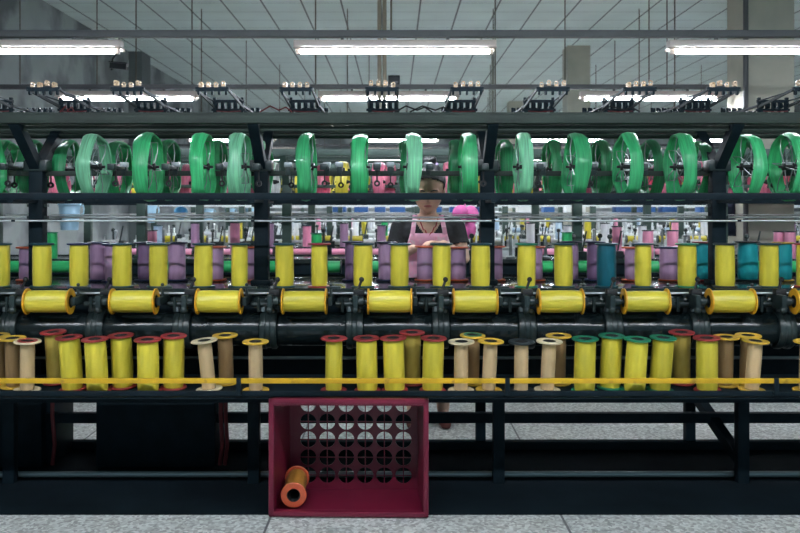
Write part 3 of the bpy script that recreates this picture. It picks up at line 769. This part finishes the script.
# ---------------------------------------------------------------- buckets hung at the row ends
def bucket(label, px, py, Y, w, h, m, rot=(0, 0, 0)):
    t = thing('bucket', label, 'bucket', (PX(px, Y), Y, PZ(py, Y)), rot, 'buckets hung at the machine ends')
    r = w / 2
    obj('bucket_wall', MB().lathe([(.001, 0), (r * .76, 0), (r * .97, h - .02), (r * 1.05, h - .015), (r * 1.05, h), (r * .96, h), (r * .74, .006), (.001, .006)], n=24, cap=False), m, t)
    obj('hanging_hook', MB().tube([(r * 1.2, 0, h - .02), (r * 1.22, .05, h + .06), (r * 1.2, .118, 1.318 - PZ(py, Y)), (r * 1.2, .135, 1.327 - PZ(py, Y)), (r * 1.2, .15, 1.3265 - PZ(py, Y))], .003, 6), M['steel'], t)
    obj('bucket_handle', MB().tube([(r * 1.02, 0, h - .03), (r * 1.25, 0, h - .02), (r * 1.32, 0, h - .05), (r * 1.28, 0, h - .09), (r * .98, 0, h - .11)], .006, 6), m, t)
bucket('pale blue plastic bucket hung on the end post of the third row', 69.5, 230, 7.45, .19, .235, M['bucket'])
bucket('pale blue bucket hung on the end of the fourth row', 149, 222.5, 9.60, .17, .19, M['bucket'])
bucket('tipped blue basin showing its inside, past the second bucket', 181, 216, 11.55, .17, .10, M['bucket_blue'], (.9, .3, 0))
bucket('pale blue bucket beyond the tipped blue basin', 208, 221, 14.0, .19, .20, M['bucket'])
bucket('small pale blue bucket next after the basin and one bucket', 230, 219, 16.2, .19, .20, M['bucket'])
bucket('farthest small pale blue bucket in the hanging row', 250, 217.5, 18.4, .19, .20, M['bucket'])

# shelf with boxes far back
sx0, sx1, sy = PX(300, 13.4), PX(720, 13.4), 13.35
sh = thing('box_shelf', 'long pale shelf of boxes standing across the fifth aisle', 'shelf', (0, sy, 0))
obj('shelf_board', MB().box(sx0, sx1, -.18, .18, 1.13, 1.16, 0, .004), M['pale_steel'], sh)
for x in (sx0 + .05, (sx0 * 2 + sx1) / 3, (sx0 + sx1 * 2) / 3, sx1 - .05): obj('upright', MB().box(x - .02, x + .02, -.02, .02, GZ, 1.13), M['steel'], sh)
rg = random.Random(11); x = sx0 + .2; i = 0; j = 0
while x < sx1 - .3:
    w = rg.uniform(.16, .24); h = rg.uniform(.13, .22)
    pxx = VX + x * F / sy
    white = 495 < pxx < 530 or 560 < pxx < 590
    blue = not white and rg.random() < .72
    if blue:
        t = thing('storage_box', 'blue plastic box on the far shelf, %s blue one from the wall end' % nth(i), 'box', (x + w / 2, sy, 1.16), group='blue boxes on the far shelf'); i += 1
        obj('box_body', MB().box(-w / 2, w / 2, -.13, .13, 0, h - .03, 0, .01), M['blue_box'], t); obj('lid', MB().box(-w / 2 - .01, w / 2 + .01, -.14, .14, h - .03, h, 0, .008), M['blue_box'], t)
    elif white:
        w = .30
        t = thing('storage_box', 'white card box on the far shelf, %s white one from the wall end' % nth(j), 'box', (x + w / 2, sy, 1.16), group='white boxes on the far shelf'); j += 1
        obj('box_body', MB().box(-w / 2, w / 2, -.13, .13, 0, .2, 0, .004), M['white_box'], t); obj('lid', MB().box(-w / 2 - .006, w / 2 + .006, -.136, .136, .2, .24, 0, .004), M['white_box'], t)
    x += w + rg.uniform(.06, .20)

# pink bag hanging behind the worker
Yb = 7.3
pb = thing('pink_bag', 'bulging hot pink bag hanging behind the worker shoulder', 'bag', (PX(465, Yb), Yb, PZ(219, Yb)))
obj('bag_body', MB().ball((-.035, 0, .045), (.075, .07, .075)).ball((.05, .01, .03), (.07, .06, .085)).ball((.04, 0, -.09), (.055, .05, .08)), M['plush'], pb)
obj('bag_strap', MB().tube([(0, 0, .1), (.002, 0, .2), (.0, .2, .28)], .006, 6), M['plush'], pb)
dk = thing('hanging_cloth', 'dark navy cloth hanging beside the tan pillar', 'cloth', (PX(731, 6.95), 6.95, 0))
b = MB(); vs, fs = [], []
for j in range(9):
    for i in range(13):
        vs.append((-.11 + .22 * i / 12, .015 * math.sin(i * 1.4 + j * .3), PZ(236, 6.95) + j * .034))
        if i < 12 and j < 8: fs.append((j * 13 + i, j * 13 + i + 1, (j + 1) * 13 + i + 1, (j + 1) * 13 + i))
b.add(vs, fs, 0, True); co = obj('cloth_sheet', b, M['cloth_dark'], dk)
sm = co.modifiers.new('thick', 'SOLIDIFY'); sm.thickness = .006
obj('hook', MB().box(-.01, .2, -.006, .006, PZ(236, 6.95) + .268, PZ(236, 6.95) + .285), M['steel'], dk)

# ---------------------------------------------------------------- crate with a bobbin inside
CY = 3.19
cr = thing('plastic_crate', 'maroon plastic crate tipped on its side on the floor, open to the aisle', 'crate', (PX(348.5, CY), CY, .1112), (0, 0, math.radians(-1.0)))
cw, ch, cd, dr = .595, .438, .285, .022
def quad_wall(b, a0, a1, a2, a3, t):     # slab between four corners, thickened inwards by t
    P = [Vector(p) for p in (a0, a1, a2, a3)]; n = (P[1] - P[0]).cross(P[3] - P[0]).normalized() * t
    Q = P + [p + n for p in P]
    b.add(Q, [(0, 3, 2, 1), (4, 5, 6, 7), (0, 1, 5, 4), (1, 2, 6, 5), (2, 3, 7, 6), (3, 0, 4, 7)])
X, Z, D = cw / 2 - .012, ch, cd
f = [(-X, .0, .006), (X, .0, .006), (X, .0, Z - .020), (-X, .0, Z - .020)]
k = [(-X + dr, D, .006), (X - dr, D, .006), (X - dr, D, Z - .020 - dr), (-X + dr, D, Z - .020 - dr)]
for nm, q in (('side_wall', (f[0], k[0], k[1], f[1])), ('side_wall', (f[1], k[1], k[2], f[2])), ('side_wall', (f[2], k[2], k[3], f[3])), ('side_wall', (f[3], k[3], k[0], f[0]))):
    b = MB(); quad_wall(b, *q, -.005); obj(nm, b, M['crate'], cr)
b = MB()
for x0, x1, z0, z1 in ((-cw / 2, cw / 2, 0, .020), (-cw / 2, cw / 2, Z - .020, Z), (-cw / 2, -cw / 2 + .020, 0, Z), (cw / 2 - .020, cw / 2, 0, Z)):
    b.box(x0, x1, -.004, .026, z0, z1, 0, .005)
obj('rim', b, M['crate'], cr)
# perforated base of the crate, now facing the machine
b = MB(); nx, nz = 6, 5
bx0, bx1, bz0, bz1 = k[0][0], k[1][0], k[0][2], k[2][2]
gx0, gx1, gz0, gz1 = -.25, .25, bz0 + .025, bz1 - .005
gx0 = -.222; gx1 = .240
sx, sz = (gx1 - gx0) / nx, (gz1 - gz0) / nz; hr = .0325; NS = 24
def cell(xc, zc, hx, hz, r):
    for y, fl in ((D, 1), (D + .005, -1)):
        vs, fs = [], []
        for j in range(NS):
            t = 2 * PI * j / NS + PI / 4; c, s = math.cos(t), math.sin(t); q = max(abs(c), abs(s))
            vs += [(xc + r * c, y, zc + r * s), (xc + hx * c / q, y, zc + hz * s / q)]
        for j in range(NS):
            a, d = 2 * j, 2 * ((j + 1) % NS); fs.append((a, a + 1, d + 1, d)[::fl])
        b.add(vs, fs)
    vs = []
    for j in range(NS):
        t = 2 * PI * j / NS; vs += [(xc + r * math.cos(t), D, zc + r * math.sin(t)), (xc + r * math.cos(t), D + .005, zc + r * math.sin(t))]
    b.add(vs, [(2 * j, 2 * ((j + 1) % NS), 2 * ((j + 1) % NS) + 1, 2 * j + 1) for j in range(NS)])
    b.box(xc - .0022, xc + .0022, D + .0005, D + .0045, zc - r, zc + r); b.box(xc - r, xc + r, D + .0005, D + .0045, zc - .0018, zc + .0018)
for i in range(nx):
    for j in range(nz): cell(gx0 + sx * (i + .5), gz0 + sz * (j + .5), sx / 2, sz / 2, hr)
for q in ((bx0, gx0, bz0, bz1), (gx1, bx1, bz0, bz1), (gx0, gx1, bz0, gz0), (gx0, gx1, gz1, bz1)): b.box(q[0], q[1], D, D + .005, q[2], q[3])
obj('perforated_base', b, M['crate'], cr)
spool('crate_bobbin', 'amber bobbin lying inside the maroon crate, end towards the camera', 'bobbin', (PX(293, 3.215), 3.232, .1775), (-PI / 2 + .0772, 0, math.radians(2)), .0485, .041, .175, 'orange_thread', 'f_orange', None, rb=.026, fm2='f_orange', ruffle=.01)


# ---------------------------------------------------------------- the worker
def fuse(mb, voxel, smooth=6, fac=.5):
    me = mb.mesh('fuse_source'); o = link('fuse_source', me)
    r = o.modifiers.new('r', 'REMESH'); r.mode = 'VOXEL'; r.voxel_size = voxel; r.use_smooth_shade = True
    s = o.modifiers.new('s', 'SMOOTH'); s.iterations = smooth; s.factor = fac
    dg = bpy.context.evaluated_depsgraph_get(); dg.update()
    out = bpy.data.meshes.new_from_object(o.evaluated_get(dg))
    bpy.data.objects.remove(o)
    for p in out.polygons: p.use_smooth = True
    return out


def limb(b, pts, rs, n=14):
    P = [Vector(p) for p in pts]
    # resample for a smooth taper, balls at the joints
    for i in range(len(P) - 1):
        b.cyl(P[i], P[i + 1], rs[i], n, 0, rs[i + 1])
    for p, r in zip(P, rs): b.ball(p, r, n)


def ellloft(b, rings, n=24):   # rings: (z, cx, cy, rx, ry)
    vs, fs = [], []
    for z, cx, cy, rx, ry in rings:
        vs += [(cx + rx * math.cos(2 * PI * j / n), cy + ry * math.sin(2 * PI * j / n), z) for j in range(n)]
    for i in range(len(rings) - 1):
        fs += [(i * n + j, i * n + (j + 1) % n, (i + 1) * n + (j + 1) % n, (i + 1) * n + j) for j in range(n)]
    fs += [list(range(n))[::-1], [(len(rings) - 1) * n + j for j in range(n)]]
    b.add(vs, fs, 0, True)


WY = 4.62
per = thing('person', 'person in pink apron and black shirt looking down at the work behind the near machine', 'person', (PX(428, WY), WY, .107))
per.scale = (.95, .95, .93)
hd_rot = Euler((math.radians(20), 0, math.radians(-4))).to_matrix()      # bowed forward, towards the camera side
HC = Vector((0, -.045, 1.342)); HS = 1.13
def hp(x, y, z): return HC + hd_rot @ Vector((x, y, z)) * HS
torso = [(.74, 0, .01, .150, .105), (.84, 0, .005, .160, .110), (.95, 0, 0, .135, .095), (1.03, 0, -.005, .140, .100), (1.08, 0, -.005, .152, .105), (1.125, 0, .0, .148, .092), (1.165, 0, .008, .112, .068), (1.205, 0, .01, .062, .052)]
def grown(rings, g): return [(z, cx, cy, rx + g, ry + g) for z, cx, cy, rx, ry in rings]
b = MB(); ellloft(b, torso)
limb(b, [(0, .01, 1.18), (0, -.012, 1.235), hp(0, .01, -.06)], [.050, .046, .045])
arms = {}
for s in (-1, 1):
    sh_, el = Vector((s * .156, .005, 1.128)), Vector((s * .196, -.05, .955))
    wr = Vector((s * .075 + .0, -.215, 1.040)) if s > 0 else Vector((-.085, -.205, 1.015))
    arms[s] = (sh_, el, wr)
    limb(b, [sh_, sh_.lerp(el, .5), el, el.lerp(wr, .35), wr], [.050, .043, .037, .035, .024])
    # hand: palm, four curled fingers, thumb from the side of the palm
    d = (Vector((s * .012, -.26, wr.z + .012)) - wr).normalized(); side = Vector((0, 0, 1)).cross(d).normalized(); up_ = d.cross(side).normalized()
    if up_.z < 0: up_ = -up_
    pc = wr + d * .045
    for q in (-1.2, -.4, .4, 1.2): limb(b, [wr + side * q * .010, wr + d * .075 + side * q * .016], [.013, .0115], 10)
    for q, ln in zip((-1.5, -.5, .5, 1.5), ((.050, .060, .058, .046) if s > 0 else (.046, .058, .060, .050))):
        k0 = wr + d * .078 + side * q * .0135; k1 = k0 + d * ln * .5 - up_ * .006; k2 = k1 + d * ln * .32 - up_ * ln * .35; k3 = k2 - up_ * ln * .30 + d * ln * .02
        limb(b, [k0, k1, k2, k3], [.0088, .0082, .0075, .0066], 8)
    tb = wr + d * .030 - side * s * .020; t1 = tb + d * .026 - side * s * .016 - up_ * .010; t2 = t1 + d * .028 - up_ * .010 + side * s * .004
    limb(b, [tb, t1, t2], [.0115, .0098, .0080], 8)
for s in (-1, 1):
    limb(b, [(s * .085, .0, .80), (s * .088, -.005, .44), (s * .088, .01, .40), (s * .086, .02, .08)], [.088, .058, .054, .036])
    limb(b, [(s * .086, .03, .045), (s * .090, -.06, .030), (s * .092, -.13, .022)], [.036, .032, .022])
# head: skull, jaw, cheeks, nose, brow, ears
def hb(c, r): b.ball(hp(*c), [q * HS for q in r], 20, 0, hd_rot)
hb((0, .012, .03), (.076, .092, .088)); hb((0, -.022, -.03), (.064, .064, .078)); hb((0, -.048, -.082), (.032, .030, .026))
for s in (-1, 1):
    hb((s * .038, -.050, -.028), (.028, .026, .030)); hb((s * .030, -.068, .018), (.028, .014, .012)); hb((s * .077, .008, -.012), (.010, .020, .030))
hb((0, -.082, -.022), (.013, .018, .014)); hb((0, -.078, -.002), (.009, .012, .026)); hb((0, -.076, -.056), (.022, .010, .010))
body = fuse(b, .0055, 5)
body.materials.clear(); body.materials.append(M['skin'])
link('body', body, per)
for s in (-1, 1):
    obj('eye', MB().ball(hp(s * .030, -.078, .001), (.016, .007, .005), 12, 0, hd_rot), M['eye'], per)
    obj('eyebrow', MB().tube([hp(s * .014, -.084, .022), hp(s * .030, -.084, .027), hp(s * .048, -.074, .022)], [.003, .004, .002], 8), M['hair'], per)
obj('mouth', MB().ball(hp(0, -.084, -.055), (.024, .007, .0075), 12, 0, hd_rot), M['lip'], per)
# hair
b = MB()
b.ball(hp(0, .022, .040), (.096, .110, .104), 24, 0, hd_rot)
b.ball(hp(0, .06, -.01), (.086, .070, .096), 20, 0, hd_rot)
hm = fuse(b, .006, 3)
import bmesh
bm = bmesh.new(); bm.from_mesh(hm); inv = hd_rot.transposed()
kill = []
for v in bm.verts:
    q = inv @ (v.co - HC) / HS
    if q.y < -.012 + max(0, (q.z - .035)) * -1.15 and q.z < .085 - abs(q.x) * .35: kill.append(v)
bmesh.ops.delete(bm, geom=kill, context='VERTS'); bm.to_mesh(hm); bm.free(); hm.materials.append(M['hair'])
ho = link('hair', hm, per); sd = ho.modifiers.new('thick', 'SOLIDIFY'); sd.thickness = .006; sd.offset = 0
obj('hair_bun', MB().ball(hp(.0, .075, .125), (.046, .044, .038), 16, 0, hd_rot).ball(hp(.02, .07, .138), (.026, .03, .024), 12, 0, hd_rot), M['hair'], ho)
pts = [hp(.042 * math.cos(t), .060 + .036 * math.sin(t), .108 + .012 * math.cos(t * 2)) for t in [2 * PI * j / 20 for j in range(21)]]
obj('hair_band', MB().tube(pts, .009, 8), M['band'], ho)
# shirt
b = MB(); ellloft(b, grown([t for t in torso if t[0] >= .83], .010))
for s in (-1, 1):
    a, e, w = arms[s]; limb(b, [Vector((s * .09, .005, 1.160)), a + Vector((0, 0, .003)), a.lerp(e, .45), a.lerp(e, .62)], [.038, .056, .055, .057])
sm = fuse(b, .007, 4)
bm = bmesh.new(); bm.from_mesh(sm); kill = []
for v in bm.verts:
    x, y, z = v.co
    if z > 1.178 and abs(x) < .060 + max(0, -y) * .1: kill.append(v)                     # neck opening
    elif y < -.03 and z > 1.062 and abs(x) < (z - 1.062) * .68: kill.append(v)           # deep V
    else:
        for s in (-1, 1):
            a, e, w = arms[s]
            if s * x > .13 and (v.co - a).dot((e - a).normalized()) > (e - a).length * .60: kill.append(v)
bmesh.ops.delete(bm, geom=kill, context='VERTS'); bm.to_mesh(sm); bm.free(); sm.materials.append(M['shirt'])
so = link('shirt', sm, per); sd = so.modifiers.new('thick', 'SOLIDIFY'); sd.thickness = .004
# apron: bib, straps, skirt
ap = bpy.data.objects.new('apron', None)
def front_y(x, z, g):
    best = None
    T = grown(torso, g)
    for (z0, _, c0, a0, b0), (z1, _, c1, a1, b1) in zip(T[:-1], T[1:]):
        if z0 <= z <= z1:
            u = (z - z0) / (z1 - z0); c, a, bb = c0 + (c1 - c0) * u, a0 + (a1 - a0) * u, b0 + (b1 - b0) * u
            q = max(0, 1 - (x / a) ** 2); return c - bb * math.sqrt(q)
    return 0
vs, fs = [], []; nx_, nz_ = 20, 24
for j in range(nz_ + 1):
    z = .52 + (1.098 - .52) * j / nz_
    hw = .150 if z < .93 else .150 - (z - .93) / .175 * .050
    for i in range(nx_ + 1):
        x = -hw + 2 * hw * i / nx_
        y = front_y(x, max(z, .80), .020) if abs(x) < .165 else 0
        y += .004 * math.sin(x * 45 + z * 12)
        if j == nz_: y += .002
        vs.append((x, min(y, -.02) - max(0, .80 - z) * .05, z))
        if i < nx_ and j < nz_: o = j * (nx_ + 1) + i; fs.append((o, o + 1, o + nx_ + 2, o + nx_ + 1))
apo = obj('apron', MB().add(vs, fs, 0, True), M['apron'], per); sd = apo.modifiers.new('thick', 'SOLIDIFY'); sd.thickness = .005
for s in (-1, 1):
    pts = []
    for j in range(12):
        u = j / 11; z = 1.088 + u * .105; x = s * (.090 - u * .016)
        pts.append((x, front_y(x, min(z, 1.185), .020) - .004 + (.030 * max(0, u - .75) * 4), z + .004))
    b = MB()
    for p, q in zip(pts[:-1], pts[1:]): b.obox(p, q, .025, .005, 0, (1, 0, 0))
    b.obox(pts[-1], (s * .06, .05, 1.20), .030, .005, 0, (1, 0, 0)); b.obox((s * .06, .05, 1.20), (s * .05, .098, 1.10), .03, .005)
    obj('strap', b, M['apron'], apo)
obj('pocket', MB().box(-.06, .06, front_y(0, .9, .026) - .004, front_y(0, .9, .026), .80, .90, 0, .002), M['apron'], apo)
# red lanyard
ln = [(s_ * .052, front_y(.05, 1.17, .006) - .002, 1.178) for s_ in (-1,)] + [(x, front_y(x, 1.085 + abs(x) * 1.5, .008) - .006, 1.080 + abs(x) * 1.5 + .006 * math.sin(x * 260)) for x in [-.04 + .01 * i for i in range(9)]] + [(.052, front_y(.05, 1.17, .006) - .002, 1.178)]
obj('neck_cord', MB().tube(ln, .0035, 6), M['cord'], per)
# trousers and shoes
b = MB()
ellloft(b, grown([t for t in torso if t[0] <= .96], .008))
for s in (-1, 1): limb(b, [(s * .085, 0, .80), (s * .088, -.005, .44), (s * .087, .016, .20)], [.094, .068, .058])
tm = fuse(b, .008, 4); tm.materials.append(M['trouser']); link('trousers', tm, per)
for s in (-1, 1):
    b = MB(); limb(b, [(s * .086, .035, .034), (s * .090, -.05, .030), (s * .093, -.135, .024)], [.040, .040, .030])
    b.v = [(x, y, max(z, .002)) for x, y, z in b.v]; sm = fuse(b, .006, 3); sm.materials.append(M['shoe']); link('slipper', sm, per)

# ---------------------------------------------------------------- world, camera, view
w = bpy.data.worlds.new('teal_fill'); SC.world = w; w.use_nodes = True
bg = w.node_tree.nodes['Background']; bg.inputs[0].default_value = (.30, .52, .62, 1); bg.inputs[1].default_value = .16  # teal fill added to lift the blacks; enters at the unwalled camera end
cam = bpy.data.cameras.new('camera'); co = bpy.data.objects.new('camera', cam); COL.objects.link(co)
co.location = (0, 0, H); co.rotation_euler = (PI / 2, 0, 0)
cam.sensor_width = 36; cam.lens = F / 800 * 36; cam.shift_x = 5 / 800; cam.shift_y = -56.5 / 800
cam.dof.use_dof = True; cam.dof.focus_distance = 3.7; cam.dof.aperture_fstop = 5.0
SC.camera = co
SC.view_settings.view_transform = 'Standard'; SC.view_settings.look = 'None'; SC.view_settings.gamma = 1.0; SC.view_settings.use_curve_mapping = False
SC.view_settings.exposure = 1.9
SC.cycles.max_bounces = 6; SC.cycles.diffuse_bounces = 4; SC.cycles.caustics_reflective = False; SC.cycles.caustics_refractive = False
